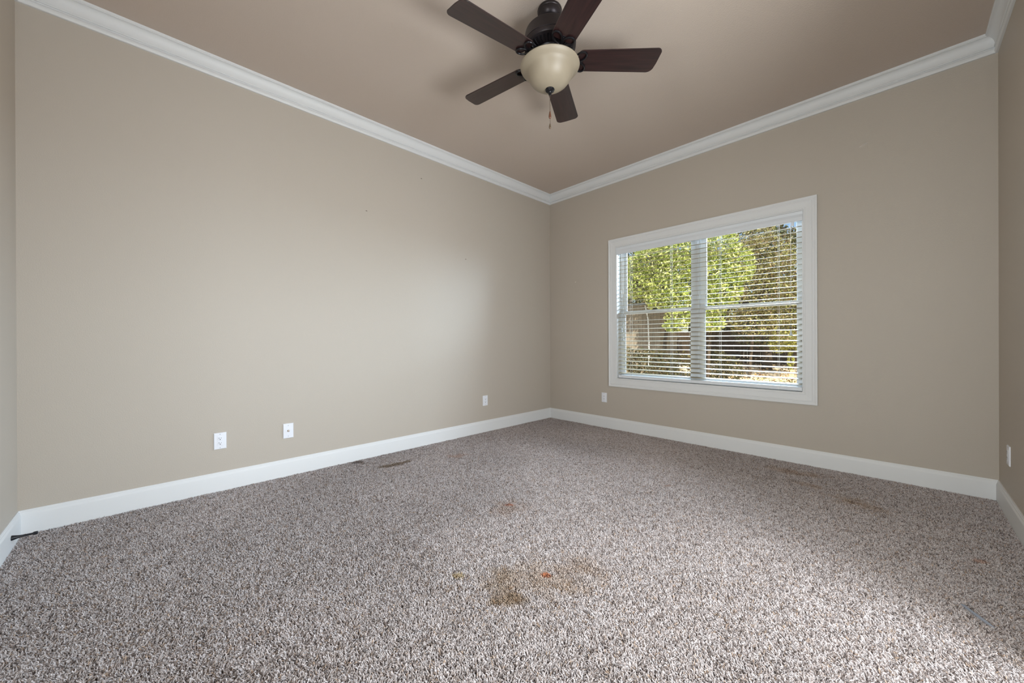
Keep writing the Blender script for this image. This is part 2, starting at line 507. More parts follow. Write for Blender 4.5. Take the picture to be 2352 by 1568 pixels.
hc = bpy.data.hair_curves.new('carpet_pile')
hc.add_curves([K]*N)
hc.points.foreach_set('position', P.reshape(-1).astype(np.float32))
ra = hc.attributes.get('radius') or hc.attributes.new('radius', 'FLOAT', 'POINT')
ra.data.foreach_set('value', rad.reshape(-1))
ca = hc.attributes.new('tint', 'FLOAT_COLOR', 'CURVE')
ca.data.foreach_set('color', np.concatenate([colr, np.ones((N, 1))], 1).astype(np.float32).reshape(-1))
hc.materials.append(M['pile'])
pile = bpy.data.objects.new('carpet_pile', hc); COL.objects.link(pile)
tag(pile, 'worn taupe and grey frieze carpet with brown stains covering the floor', 'carpet', kind='stuff')

# ------------------------------------------------------------------ window: casing, jambs, sashes, glass
win = thing('window_1', 'white cased twin double hung window with a blind, on the far right wall', 'window', (1.915, 0, OZ0), kind='structure')


def P_(mb, name, m, parent, **k):
    """build in world coordinates then hang under its parent"""
    o = mb.build(name, m, **k)
    o.parent = parent
    o.matrix_parent_inverse = parent.matrix_world.inverted() if parent.parent else Matrix.Translation(parent.location).inverted()
    return o


def under(o, parent, base):
    o.parent = parent
    o.matrix_parent_inverse = Matrix.Translation(Vector(base)).inverted()
    return o


cas_prof = [(0.0, 0.0), (0.0, 0.020), (0.008, 0.021), (0.016, 0.018), (0.020, 0.0145), (0.026, 0.0150), (0.032, 0.0165), (0.038, 0.0135), (0.080, 0.0105), (0.083, 0.0120), (0.092, 0.0110), (0.094, 0.008), (0.094, 0.0)]
cx0, cx1, cz0, cz1 = 0.931, 2.897, 0.505, 2.255
ring = [(cx0, cz0, 1, 1), (cx1, cz0, -1, 1), (cx1, cz1, -1, -1), (cx0, cz1, 1, -1)]
b = MB()
b.sweep([[(x+sx*d, -h, z+sz*d) for d, h in cas_prof] for x, z, sx, sz in ring], closed=True)
P_(b, 'casing', M['trim'], win)
b = MB()
b.box((OX0-0.014, -0.006, OZ0-0.014), (OX0, TW-0.02, OZ1+0.014)); b.box((OX1, -0.006, OZ0-0.014), (OX1+0.014, TW-0.02, OZ1+0.014))
b.box((OX0, -0.006, OZ0-0.014), (OX1, TW-0.02, OZ0)); b.box((OX0, -0.006, OZ1), (OX1, TW-0.02, OZ1+0.014))
P_(b, 'jamb_liner', M['trim'], win)
b = MB().box((1.893, 0.085, OZ0), (1.932, TW-0.005, OZ1))
b.box((1.903, 0.078, OZ0), (1.922, 0.086, OZ1))
P_(b, 'mullion', M['vinyl'], win, bevel=0.002)


def sash(name, x0, x1, z0, z1, y, st, top, bot):
    b = MB(); t = 0.030
    b.box((x0, y, z0), (x0+st, y+t, z1)); b.box((x1-st, y, z0), (x1, y+t, z1))
    b.box((x0+st, y, z1-top), (x1-st, y+t, z1)); b.box((x0+st, y, z0), (x1-st, y+t, z0+bot))
    # glazing bead
    gb_ = 0.008
    b.box((x0+st, y+0.006, z0+bot), (x0+st+gb_, y+0.022, z1-top)); b.box((x1-st-gb_, y+0.006, z0+bot), (x1-st, y+0.022, z1-top))
    o = P_(b, name, M['vinyl'], win, bevel=0.002)
    gbm = MB().box((x0+st-0.004, y+0.012, z0+bot-0.004), (x1-st+0.004, y+0.015, z1-top+0.004))
    p = gbm.build('pane', M['glass'])
    p.parent = o
    return o


MRZ0, MRZ1 = 1.362, 1.400
for x0, x1, lx in ((OX0, 1.893, 1.454), (1.932, OX1, 2.347)):
    sash('upper_sash', x0, x1, MRZ0+0.002, OZ1, 0.122, 0.050, 0.05, 0.034)
    ls = sash('lower_sash', x0, x1, OZ0, MRZ1, 0.090, 0.046, 0.036, 0.055)
    b = MB().box((lx-0.030, 0.094, MRZ1), (lx+0.030, 0.114, MRZ1+0.006))
    b.prism([(lx-0.024+0.048*t, 0.097+0.012*math.sin(PI*t)) for t in [k/8 for k in range(9)]], MRZ1+0.006, MRZ1+0.014)
    b.box((lx-0.004, 0.085, MRZ1+0.007), (lx+0.022, 0.098, MRZ1+0.012))
    o = b.build('sash_lock', M['lock']); o.parent = ls; o['label'] = 'dark bronze sash lock'

# ------------------------------------------------------------------ blind
BB = (1.915, 0.035, OZ1)
bl = thing('window_blind', 'white horizontal slat blind, open, hanging inside the window casing', 'blind', BB)


def B_(mb, name, m, parent=None, **k):
    o = mb.build(name, m, **k)
    if parent is None:
        return under(o, bl, BB)
    o.parent = parent
    return o


vp = [(0.004, 2.066), (-0.010, 2.066), (-0.013, 2.070), (-0.014, 2.098), (-0.011, 2.112), (-0.0085, 2.122), (-0.0125, 2.134), (-0.014, 2.140), (-0.014, 2.148), (0.004, 2.148)]
b = MB().sweep([[(x, y, z) for y, z in vp] for x in (1.030, 2.801)])
b.sweep([[(x, y, z) for y, z in ((0.004, 2.068), (0.055, 2.068), (0.055, 2.148), (0.004, 2.148))] for x in (1.030, 1.036)])
valance = B_(b, 'valance', M['vinyl'])
b = MB().box((1.042, 0.010, 2.098), (2.789, 0.060, 2.146))
B_(b, 'head_rail', M['vinyl'])
TILT = math.radians(8)
b = MB()
SX0, SX1 = 1.043, 2.786
for k in range(30):
    zc = 2.028 - k*0.04685
    for_loop = []
    sec = []
    for s in range(7):
        u = -0.025 + 0.05*s/6
        crown = 0.0022*(1-(u/0.025)**2)
        sec.append((u, crown+0.0014))
    for s in reversed(range(7)):
        u = -0.025 + 0.05*s/6
        crown = 0.0022*(1-(u/0.025)**2)
        sec.append((u, crown-0.0014))
    c, s_ = math.cos(TILT), math.sin(TILT)
    pts = [(0.035 + u*c - h*s_, zc + u*s_ + h*c) for u, h in sec]
    b.sweep([[(x, y, z) for y, z in pts] for x in (SX0, SX1)])
B_(b, 'slats', M['slat'])
LAD = (1.199, 1.667, 2.146, 2.621)
rp = [(0.012, 0.616), (0.012, 0.638), (0.016, 0.644), (0.056, 0.644), (0.060, 0.638), (0.060, 0.616), (0.056, 0.612), (0.016, 0.612)]
b = MB().sweep([[(x, y, z) for y, z in rp] for x in (1.046, 2.790)])
rail = B_(b, 'bottom_rail', M['vinyl'])
for x in LAD:
    b = MB().tube([(x, 0.0135, 0.642), (x-0.002, 0.0110, 0.632), (x+0.004, 0.0108, 0.620), (x+0.002, 0.0100, 0.610)], 0.0012, 6)
    o = b.build('cord_plug', M['cord']); o.parent = rail
    o.matrix_parent_inverse = Matrix.Identity(4)
for x in LAD:
    b = MB()
    b.tube([(x, 0.0085, 2.10), (x, 0.0085, 0.644)], 0.0009, 6)
    b.tube([(x, 0.0615, 2.10), (x, 0.0615, 0.644)], 0.0009, 6)
    b.tube([(x+0.012, 0.0085, 2.10), (x+0.012, 0.0085, 0.644)], 0.0007, 6)
    for k in range(30):
        zc = 2.0262 - k*0.04685
        b.tube([(x, 0.0085, zc-0.0052), (x, 0.0615, zc+0.0022)], 0.0006, 4)
    B_(b, 'ladder_cord', M['cord'])


def cord_with_tassel(x, y, z0, z1, name):
    b = MB().tube([(x, y, z0), (x+0.001, y, (z0+z1)/2), (x, y, z1)], 0.0019, 6)
    o = B_(b, name, M['cord'])
    prof = [(0.003, 0.0), (0.0045, -0.004), (0.005, -0.014), (0.008, -0.026), (0.012, -0.038), (0.0135, -0.043), (0.013, -0.046), (0.006, -0.048)]
    t = MB().lathe(prof, 16, (x, y, z1)).build('tassel', M['tassel']); t.parent = o
    return o


cord_with_tassel(2.716, -0.004, 2.055, 1.135, 'tilt_cord')
cord_with_tassel(1.097, 0.000, 2.075, 1.198, 'lift_cord')
cord_with_tassel(1.116, -0.001, 2.075, 1.096, 'lift_cord')
b = MB().box((2.720, 0.000, 2.035), (2.738, 0.014, 2.068)); b.tube([(2.716, -0.003, 2.060), (2.716, -0.004, 2.022)], 0.0032, 8)
B_(b, 'tilter', M['vinyl'])

# ------------------------------------------------------------------ wall plates


def plate_parts(root, kind):
    """front faces -Y at local y=0 (wall), width x, height z"""
    w, h, t = 0.036, 0.058, 0.0065
    b = MB()
    loops = []
    for ins, d in ((0, 0), (0, 0.0030), (0.0012, 0.0050), (0.004, t)):
        loops.append([(-w+ins, -d, -h+ins), (w-ins, -d, -h+ins), (w-ins, -d, h-ins), (-w+ins, -d, h-ins)])
    b.sweep(loops)
    pl = b.build('plate', M['plate']); pl.parent = root
    if kind == 'outlet':
        rc = MB()
        rc.sweep([[(-0.0168+i, -d, -0.0335+i), (0.0168-i, -d, -0.0335+i), (0.0168-i, -d, 0.0335-i), (-0.0168+i, -d, 0.0335-i)] for i, d in ((0, t-0.001), (0.0, t+0.0006), (0.001, t+0.0012))])
        rc.lathe([(0.0135, -0.0012), (0.0135, 0.0), (0.012, 0.0008)], 24, (0, -t-0.0012, 0.0165), mtx=Matrix.Rotation(PI/2, 4, 'X'))
        rc.lathe([(0.0135, -0.0012), (0.0135, 0.0), (0.012, 0.0008)], 24, (0, -t-0.0012, -0.0165), mtx=Matrix.Rotation(PI/2, 4, 'X'))
        r = rc.build('receptacle', M['plate']); r.parent = root
        for zc in (0.0165, -0.0165):
            s = MB()
            s.box((-0.0074, -t-0.0024, zc+0.000), (-0.0052, -t-0.0018, zc+0.0085)); s.box((0.0052, -t-0.0024, zc+0.0010), (0.0070, -t-0.0018, zc+0.0080))
            s.lathe([(0.0030, -0.0003), (0.0030, 0.0003)], 12, (0, -t-0.0021, zc-0.0055), mtx=Matrix.Rotation(PI/2, 4, 'X'))
            o = s.build('socket', M['slot']); o.parent = r; o['label'] = 'dark socket slots'
        zs = (0.0475, -0.0475)
    else:
        c = MB()
        c.lathe([(0.0085, -0.002), (0.0085, 0.0), (0.0078, 0.002), (0.0056, 0.002), (0.0056, 0.012), (0.0030, 0.0125)], 12, (0, -t, 0), mtx=Matrix.Rotation(PI/2, 4, 'X'))
        c.tube([(0, -t-0.011, 0), (0, -t-0.016, 0)], 0.0009, 6)
        o = c.build('coaxial_connector', M['brass']); o.parent = root; o['label'] = 'metal coaxial connector'
        zs = (0.0415, -0.0415)
    for z in zs:
        s = MB().lathe([(0.0034, -0.0006), (0.0034, 0.0003), (0.0024, 0.0009)], 14, (0, -t, z), mtx=Matrix.Rotation(PI/2, 4, 'X'))
        s.box((-0.0024, -t-0.0010, z-0.0003), (0.0024, -t-0.0008, z+0.0003))
        o = s.build('screw', M['screw']); o.parent = root


GO = 'white wall plates of the room'
ol = thing('wall_outlet', 'white duplex outlet on the left wall, farthest from the corner', 'outlet', (0, -3.636, 0.348), PI/2, GO)
plate_parts(ol, 'outlet')
o = copy_tree(ol); o.location = (0, -1.175, 0.358); o['label'] = 'white duplex outlet on the left wall, nearest the corner'
o = copy_tree(ol); o.location = (0.858, 0, 0.359); o.rotation_euler = (0, 0, 0); o['label'] = 'white duplex outlet below the window casing, on the window wall'
cx = thing('coax_plate', 'white plate with one metal coaxial jack, on the left wall', 'wall plate', (0, -3.207, 0.348), PI/2, GO)
plate_parts(cx, 'coax')
o = copy_tree(ol); o.location = (RX, -0.34, 0.36); o.rotation_euler = (0, 0, -PI/2); o['label'] = 'white outlet seen edge on, on the right wall strip'

# ------------------------------------------------------------------ door stop
dsx, dsz = 0.222, 0.056
ds = thing('door_stop', 'black rigid door stop screwed to the baseboard, near the left corner', 'door stop', (dsx, RY+0.014, dsz))
mt = Matrix.Rotation(-PI/2, 4, 'X')
b = MB().lathe([(0.0125, 0.0), (0.0125, 0.003), (0.0108, 0.010), (0.0075, 0.022), (0.0055, 0.034), (0.0048, 0.060), (0.0045, 0.070)], 20, (0, 0, 0), mtx=mt)
o = b.build('shaft', M['black']); o.parent = ds
b = MB().lathe([(0.0048, 0.068), (0.0075, 0.071), (0.0080, 0.076), (0.0078, 0.083), (0.0060, 0.086)], 18, (0, 0, 0), mtx=mt)
o = b.build('rubber_tip', M['black']); o.parent = ds

# lint on the carpet
LB = (3.575, -1.76, 0.006)
b = MB()
pts = [(3.543, -1.705, 0.006), (3.552, -1.722, 0.009), (3.562, -1.738, 0.008), (3.572, -1.758, 0.010), (3.586, -1.775, 0.008), (3.600, -1.798, 0.009), (3.612, -1.808, 0.007)]
b.tube([(x-LB[0], y-LB[1], z-LB[2]) for x, y, z in pts], [0.0025, 0.0055, 0.0045, 0.005, 0.0055, 0.0045, 0.002], 8)
o = b.build('lint_strand', M['lint']); o.location = LB
tag(o, 'grey strand of lint lying on the carpet near the right baseboard', 'lint')

# ------------------------------------------------------------------ ceiling fan
FX, FY = 1.905, -2.253
fan = thing('ceiling_fan', 'dark bronze five blade ceiling fan with cream bowl light, hung from the ceiling', 'ceiling fan', (FX, FY, RZ))
Z = lambda z: z - RZ


def F_(mb, name, m, parent=None, **k):
    o = mb.build(name, m, **k); o.parent = parent or fan
    return o


F_(MB().lathe([(0.060, Z(3.05)), (0.0715, Z(3.048)), (0.0735, Z(3.042)), (0.0735, Z(3.034)), (0.0710, Z(3.031)), (0.0720, Z(3.028)), (0.0712, Z(3.016)), (0.066, Z(3.002)), (0.056, Z(2.990)), (0.046, Z(2.985)), (0.036, Z(2.984))], 48), 'canopy', M['bronze'])
b = MB().lathe([(0.034, Z(3.0)), (0.036, Z(2.982)), (0.030, Z(2.976)), (0.0135, Z(2.974)), (0.0135, Z(2.935)), (0.030, Z(2.930)), (0.034, Z(2.914))], 32)
F_(b, 'downrod', M['bronze_dark'])
mh = MB().lathe([(0.034, Z(2.922)), (0.060, Z(2.920)), (0.105, Z(2.917)), (0.138, Z(2.912)), (0.146, Z(2.907)), (0.1485, Z(2.900)), (0.1555, Z(2.842)), (0.157, Z(2.836)),
                 (0.1535, Z(2.833)), (0.1565, Z(2.829)), (0.1555, Z(2.818)), (0.150, Z(2.808)), (0.140, Z(2.803)), (0.134, Z(2.802)), (0.100, Z(2.786)), (0.060, Z(2.784))], 64)
motor = F_(mh, 'motor_housing', M['bronze'])
b = MB()
for k in range(40):
    a = 2*PI*k/40
    mtx = Matrix.Rotation(a, 4, 'Z')
    p0, p1 = Vector((0.137, 0, Z(2.800))), Vector((0.101, 0, Z(2.783)))
    b.tube([mtx @ p0, mtx @ ((p0+p1)/2 + Vector((0, 0, -0.003))), mtx @ p1], [0.0040, 0.0036, 0.0026], 6)
F_(b, 'vent_ribs', M['bronze_dark'], motor)
b = MB().lathe([(0.075, Z(2.787)), (0.098, Z(2.785)), (0.100, Z(2.778)), (0.096, Z(2.772)), (0.070, Z(2.768)), (0.062, Z(2.762)), (0.062, Z(2.725)), (0.085, Z(2.716)), (0.105, Z(2.712)), (0.105, Z(2.704)), (0.02, Z(2.702))], 48)
F_(b, 'switch_housing', M['bronze_dark'])
bowl_out = [(0.1765, 2.708), (0.1780, 2.704), (0.1745, 2.697), (0.165, 2.688), (0.154, 2.680), (0.145, 2.671), (0.1385, 2.660), (0.132, 2.646), (0.122, 2.629), (0.108, 2.611), (0.090, 2.596), (0.068, 2.583), (0.045, 2.574), (0.022, 2.569)]
bowl_in = [(max(r-0.005, 0.004), z+0.004) for r, z in reversed(bowl_out)]
prof = [(r, Z(z)) for r, z in bowl_out] + [(r, Z(z)) for r, z in bowl_in]
F_(MB().lathe(prof, 64, cap=False), 'light_bowl', M['bowl'])
b = MB().lathe([(0.012, Z(2.576)), (0.026, Z(2.572)), (0.028, Z(2.567)), (0.026, Z(2.561)), (0.019, Z(2.556)), (0.011, Z(2.553)), (0.0075, Z(2.548)), (0.0095, Z(2.543)), (0.0085, Z(2.537)), (0.004, Z(2.533))], 32)
for k in range(18):
    a = 2*PI*k/18
    b.tube([(0.012*math.cos(a), 0.012*math.sin(a), Z(2.5545)), (0.020*math.cos(a), 0.020*math.sin(a), Z(2.5570)), (0.027*math.cos(a), 0.027*math.sin(a), Z(2.5655))], 0.0016, 5)
F_(b, 'finial', M['bronze_dark'])


def chain(x, y, z0, z1, fobprof, fm):
    b = MB()
    n = int((z0-z1)/0.0042)
    for k in range(n):
        z = z0-(k+0.5)*(z0-z1)/n
        b.lathe([(0.0003, z+0.0019), (0.0014, z+0.0012), (0.0017, z), (0.0014, z-0.0012), (0.0003, z-0.0019)], 6, (x, y, -RZ))
    b.tube([(x, y, z0-RZ), (x, y, z1-RZ)], 0.0006, 5)
    c = F_(b, 'pull_chain', M['chain'])
    f = MB().lathe([(r, z1+dz-RZ) for r, dz in fobprof], 16, (x, y, 0)).build('fob', fm); f.parent = c
    f['label'] = 'drop shaped fob'


chain(0.0015, -0.002, 2.535, 2.436, [(0.001, 0.002), (0.003, -0.001), (0.0055, -0.014), (0.0078, -0.027), (0.0080, -0.035), (0.006, -0.041), (0.0035, -0.044), (0.0012, -0.045)], M['fob'])
chain(-0.002, 0.002, 2.535, 2.364, [(0.001, 0.002), (0.0025, -0.001), (0.0045, -0.010), (0.0062, -0.018), (0.0062, -0.024), (0.0045, -0.029), (0.0015, -0.031)], M['chain'])

A0 = 0.800
PIT = math.radians(-10)
BZ = Z(2.742)


def blade_poly():
    r0, r1, w0, w1 = 0.168, 0.655, 0.070, 0.080
    pts = []
    def arc(cx_, cy_, r, a0, a1, n=7):
        for k in range(n+1):
            a = a0 + (a1-a0)*k/n
            pts.append((cx_ + r*math.cos(a), cy_ + r*math.sin(a)))
    # root (rounded shoulders) then straight flared sides then tip
    arc(r0+0.030, -w0+0.030, 0.030, PI, 1.5*PI)
    arc(r1-0.028, -w1+0.028, 0.028, -PI/2, -0.12)
    for t in (0.3, 0.6):
        pts.append((r1-0.002+0.002*t-0.010*t, -w1+0.05+t*0.08))
    arc(r1-0.052, w1-0.040, 0.040, 0.05, PI/2)
    arc(r0+0.030, w0-0.030, 0.030, PI/2, PI)
    return pts


bp = blade_poly()
proto_b = MB().prism(bp, -0.003, 0.003).build('blade', M['blade'], bevel=0.0012)
proto_b.parent = fan
# blade iron: arm from the motor, ending in two open leaf loops under the blade root
ib = MB()
ib.tube([(0.075, 0, 0.036), (0.098, 0, 0.034), (0.120, 0, 0.022), (0.140, 0, 0.002), (0.152, 0, -0.009)], [0.010, 0.009, 0.0085, 0.008, 0.007], 10)


def leaf_loop(x, y, rot, L, w, r):
    pts = []
    for k in range(28):
        t = 2*PI*k/28
        u = L*(1-math.cos(t))/2; v = w*math.sin(t)*(math.sin(t/2)**0.6 if math.sin(t/2) > 0 else 0)
        pts.append((x + u*math.cos(rot) - v*math.sin(rot), y + u*math.sin(rot) + v*math.cos(rot), -0.0085))
    return pts


ib.tube(leaf_loop(0.143, 0, 0.72, 0.088, 0.030, 0), 0.0056, 8, closed=True)
ib.tube(leaf_loop(0.143, 0, -0.72, 0.088, 0.030, 0), 0.0056, 8, closed=True)
ib.box((0.146, -0.008, -0.0070), (0.200, 0.008, -0.0032))
for sx, sy in ((0.192, 0.0),):
    ib.lathe([(0.0045, -0.0032), (0.0045, -0.0085), (0.002, -0.0105)], 10, (sx, sy, 0))
proto_i = ib.build('blade_iron', M['bronze_dark']); proto_i.parent = fan
for k in range(5):
    a = A0 + 2*PI*k/5
    mtx = Matrix.Translation((0, 0, BZ)) @ Matrix.Rotation(a, 4, 'Z') @ Matrix.Rotation(PIT, 4, 'X')
    if k == 0:
        ob, oi = proto_b, proto_i
    else:
        ob = proto_b.copy(); oi = proto_i.copy(); COL.objects.link(ob); COL.objects.link(oi)
    ob.parent = fan; ob.matrix_local = mtx
    oi.parent = fan; oi.matrix_local = mtx

# ------------------------------------------------------------------ the yard outside
GZ = -0.40
b = MB()
n = 30; X0, X1, Y0_, Y1_ = -26, 14, TW, 34
vs = []; fs = []
for j in range(n+1):
    for i in range(n+1):
        x = X0+(X1-X0)*i/n; y = Y0_+(Y1_-Y0_)*j/n
        t = min(max((y-9.0)/6.0, 0), 1)
        vs.append((x, y, GZ + 0.22*t*t*(3-2*t) + 0.04*math.sin(x*0.9)*math.sin(y*0.7)))
for j in range(n):
    for i in range(n):
        fs.append((j*(n+1)+i, j*(n+1)+i+1, (j+1)*(n+1)+i+1, (j+1)*(n+1)+i))
b.add(vs, fs, True)
struct('ground', b, M['soil'], 'sunlit tan ground of the yard outside the window', 'ground')


def leaf_mesh(name, centers, normals_up, size, cols, parent, jitter=0.9):
    N_ = len(centers)
    d = rng.normal(size=(N_, 3)); d[:, 2] -= 0.5; d /= np.linalg.norm(d, axis=1)[:, None]
    e = rng.normal(size=(N_, 3)); e = e - (e*d).sum(1)[:, None]*d; e /= np.linalg.norm(e, axis=1)[:, None]
    nrm = np.cross(d, e)
    s = size*rng.uniform(0.6, 1.35, N_)[:, None]
    c = centers
    v = np.stack([c - d*s*0.5, c + e*s*0.19 + nrm*s*0.06 - d*s*0.05, c + d*s*0.5, c - e*s*0.19 + nrm*s*0.06 - d*s*0.05], 1).reshape(-1, 3)
    me = bpy.data.meshes.new(name)
    me.vertices.add(4*N_); me.vertices.foreach_set('co', v.reshape(-1).astype(np.float32))
    base = np.arange(N_)*4
    tri = np.stack([base, base+1, base+2, base, base+2, base+3], 1).reshape(-1)
    me.loops.add(6*N_); me.loops.foreach_set('vertex_index', tri.astype(np.int32))
    me.polygons.add(2*N_); me.polygons.foreach_set('loop_start', np.arange(0, 6*N_, 3).astype(np.int32))
    me.update(calc_edges=True)
    at = me.attributes.new('tint', 'FLOAT_COLOR', 'POINT')
    cc = np.repeat(np.concatenate([cols, np.ones((N_, 1))], 1), 4, axis=0)
    at.data.foreach_set('color', cc.astype(np.float32).reshape(-1))
    me.materials.append(M['leaf'])
    o = bpy.data.objects.new(name, me); COL.objects.link(o); o.parent = parent
    return o


def blob_points(blobs, n):
    """points near the surfaces of ellipsoid clumps: (x,y,z,rx,ry,rz)"""
    w = np.array([bb[3]*bb[5] for bb in blobs]); w = w/w.sum()
    k = rng.choice(len(blobs), n, p=w); B = np.array(blobs)[k]
    d = rng.normal(size=(n, 3)); d /= np.linalg.norm(d, axis=1)[:, None]
    r = rng.uniform(0.55, 1.05, n)**0.6
    return B[:, :3] + d*B[:, 3:6]*r[:, None]


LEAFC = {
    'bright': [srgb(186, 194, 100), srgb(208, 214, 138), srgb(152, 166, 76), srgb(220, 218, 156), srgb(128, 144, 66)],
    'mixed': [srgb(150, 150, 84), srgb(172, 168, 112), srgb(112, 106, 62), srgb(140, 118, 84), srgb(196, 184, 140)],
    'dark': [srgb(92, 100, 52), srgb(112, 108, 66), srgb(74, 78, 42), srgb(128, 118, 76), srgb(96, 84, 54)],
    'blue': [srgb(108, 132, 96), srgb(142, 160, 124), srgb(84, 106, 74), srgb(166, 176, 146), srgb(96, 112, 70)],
    'ivy': [srgb(84, 84, 46), srgb(100, 94, 58), srgb(66, 66, 34), srgb(120, 108, 70), srgb(84, 72, 46)],  # tree shade put into these darker leaf tints
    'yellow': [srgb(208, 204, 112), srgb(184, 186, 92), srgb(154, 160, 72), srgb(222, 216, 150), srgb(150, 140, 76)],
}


def plant(name, label, cat, base, blobs, n, size, pal_, trunk=None, group=None):
    t = thing(name, label, cat, base, group=group)
    pts = blob_points(blobs, n) - np.array(base)[None]
    pal2 = np.array([c[:3] for c in LEAFC[pal_]])
    cols = pal2[rng.integers(0, len(pal2), n)]*rng.uniform(0.75, 1.2, (n, 1))
    leaf_mesh('foliage', pts, None, size, np.clip(cols, 0, 1), t)
    if trunk:
        b = MB()
        b.tube([(p[0]-base[0], p[1]-base[1], p[2]-base[2]) for p in trunk[0]], trunk[1], 10)
        top = Vector(trunk[0][-1]) - Vector(base)
        for bb in blobs:
            if bb[2] < trunk[0][-1][2]:
                continue
            e = Vector(bb[:3]) - Vector(base)
            m_ = (top + e)/2 + Vector((0, 0, 0.1))
            b.tube([top*0.97, m_, e], [trunk[1][-1]*0.7, trunk[1][-1]*0.4, trunk[1][-1]*0.15], 6)
        o = b.build('trunk', M['bark']); o.parent = t
    return t


GT = 'trees beyond the window'
plant('leafy_tree', 'yellow-green leafy tree filling the left half of the window', 'tree', (-2.3, 8.3, GZ),
      [(-1.8, 8.0, 2.75, 0.65, 0.5, 0.5), (-2.9, 8.1, 3.0, 0.7, 0.5, 0.55), (-1.6, 8.0, 3.25, 0.6, 0.5, 0.5), (-1.5, 7.9, 2.3, 0.45, 0.5, 0.45), (-2.05, 8.0, 2.35, 0.5, 0.5, 0.35),
       (-2.4, 8.1, 3.7, 0.8, 0.6, 0.5), (-1.7, 8.1, 3.9, 0.6, 0.6, 0.5), (-1.45, 7.9, 1.8, 0.42, 0.5, 0.35), (-3.5, 8.2, 3.4, 0.6, 0.5, 0.6), (-1.5, 7.8, 1.5, 0.35, 0.4, 0.2)],
      11000, 0.125, 'bright', ([(-2.1, 8.3, GZ), (-2.05, 8.3, 1.0), (-1.9, 8.3, 2.2)], [0.07, 0.06, 0.05]), GT)
plant('leafy_tree', 'yellow-green leafy tree just right of the window mullion', 'tree', (-0.3, 8.3, GZ),
      [(-0.45, 8.0, 3.0, 0.5, 0.5, 0.55), (-0.2, 8.0, 2.5, 0.5, 0.5, 0.5), (-0.35, 8.0, 3.8, 0.55, 0.6, 0.5), (-0.5, 8.0, 2.05, 0.4, 0.5, 0.4), (0.1, 8.2, 3.2, 0.45, 0.5, 0.6), (-0.5, 8.0, 1.55, 0.35, 0.4, 0.25)],
      7000, 0.12, 'bright', ([(-0.75, 8.3, GZ), (-0.70, 8.4, 1.2), (-0.5, 8.4, 2.4)], [0.05, 0.045, 0.035]), GT)
plant('brown_tree', 'tall thinning tree with browning leaves at the right half of the window', 'tree', (0.3, 11.6, GZ),
      [(0.1, 11.2, 3.9, 0.9, 0.8, 0.8), (0.7, 11.4, 3.3, 0.8, 0.7, 0.7), (0.2, 11.2, 2.6, 0.9, 0.7, 0.7), (0.9, 11.5, 2.2, 0.7, 0.7, 0.7), (-0.2, 11.3, 1.8, 0.9, 0.7, 0.6), (0.8, 11.5, 1.5, 0.8, 0.7, 0.5), (-0.4, 11.4, 4.8, 0.8, 0.7, 0.5)],
      13000, 0.095, 'mixed', ([(-0.45, 11.6, GZ), (-0.3, 11.6, 1.5), (0.1, 11.6, 3.2)], [0.05, 0.045, 0.04]), GT)
plant('evergreen_tree', 'dark evergreen in the upper right corner of the window, sky showing through', 'tree', (1.9, 14.5, GZ),
      [(1.5, 14.0, 5.0, 0.7, 0.6, 0.7), (1.9, 14.2, 4.2, 0.7, 0.6, 0.8), (1.6, 14.2, 3.0, 0.8, 0.6, 0.8), (1.2, 14.2, 5.6, 0.5, 0.5, 0.4), (1.7, 14.4, 1.8, 0.8, 0.6, 0.8)],
      5200, 0.12, 'blue', ([(1.9, 14.5, GZ), (1.85, 14.5, 2.5), (1.8, 14.4, 4.4)], [0.16, 0.12, 0.08]), GT)
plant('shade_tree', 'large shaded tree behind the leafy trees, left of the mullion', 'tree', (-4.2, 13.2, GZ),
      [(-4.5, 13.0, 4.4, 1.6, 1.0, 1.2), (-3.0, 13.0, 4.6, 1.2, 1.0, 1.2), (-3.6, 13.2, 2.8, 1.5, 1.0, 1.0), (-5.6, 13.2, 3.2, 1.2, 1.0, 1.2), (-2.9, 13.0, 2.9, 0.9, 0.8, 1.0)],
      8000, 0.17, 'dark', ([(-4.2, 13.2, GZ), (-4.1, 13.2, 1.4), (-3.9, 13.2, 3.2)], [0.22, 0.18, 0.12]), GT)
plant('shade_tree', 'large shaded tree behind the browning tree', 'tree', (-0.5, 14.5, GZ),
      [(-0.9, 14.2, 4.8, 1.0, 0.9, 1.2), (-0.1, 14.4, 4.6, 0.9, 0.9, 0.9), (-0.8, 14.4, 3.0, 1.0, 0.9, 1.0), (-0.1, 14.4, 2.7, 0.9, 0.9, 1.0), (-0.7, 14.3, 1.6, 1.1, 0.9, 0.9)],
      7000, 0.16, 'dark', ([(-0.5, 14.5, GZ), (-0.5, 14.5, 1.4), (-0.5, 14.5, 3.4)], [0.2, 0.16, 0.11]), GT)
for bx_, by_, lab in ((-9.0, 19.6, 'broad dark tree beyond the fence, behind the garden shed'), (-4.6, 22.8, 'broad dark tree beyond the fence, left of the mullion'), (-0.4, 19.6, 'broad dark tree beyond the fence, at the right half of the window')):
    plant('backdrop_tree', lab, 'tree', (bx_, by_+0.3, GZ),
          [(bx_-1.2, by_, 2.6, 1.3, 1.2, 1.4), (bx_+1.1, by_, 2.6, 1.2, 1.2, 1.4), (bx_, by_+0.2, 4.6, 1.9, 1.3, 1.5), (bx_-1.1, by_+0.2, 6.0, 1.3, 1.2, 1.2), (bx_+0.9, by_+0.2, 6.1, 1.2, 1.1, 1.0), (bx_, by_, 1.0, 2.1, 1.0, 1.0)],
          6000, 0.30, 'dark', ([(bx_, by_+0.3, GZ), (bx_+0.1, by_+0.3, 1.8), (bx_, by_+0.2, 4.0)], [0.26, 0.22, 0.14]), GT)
GS = 'shrubs in front of the fence'
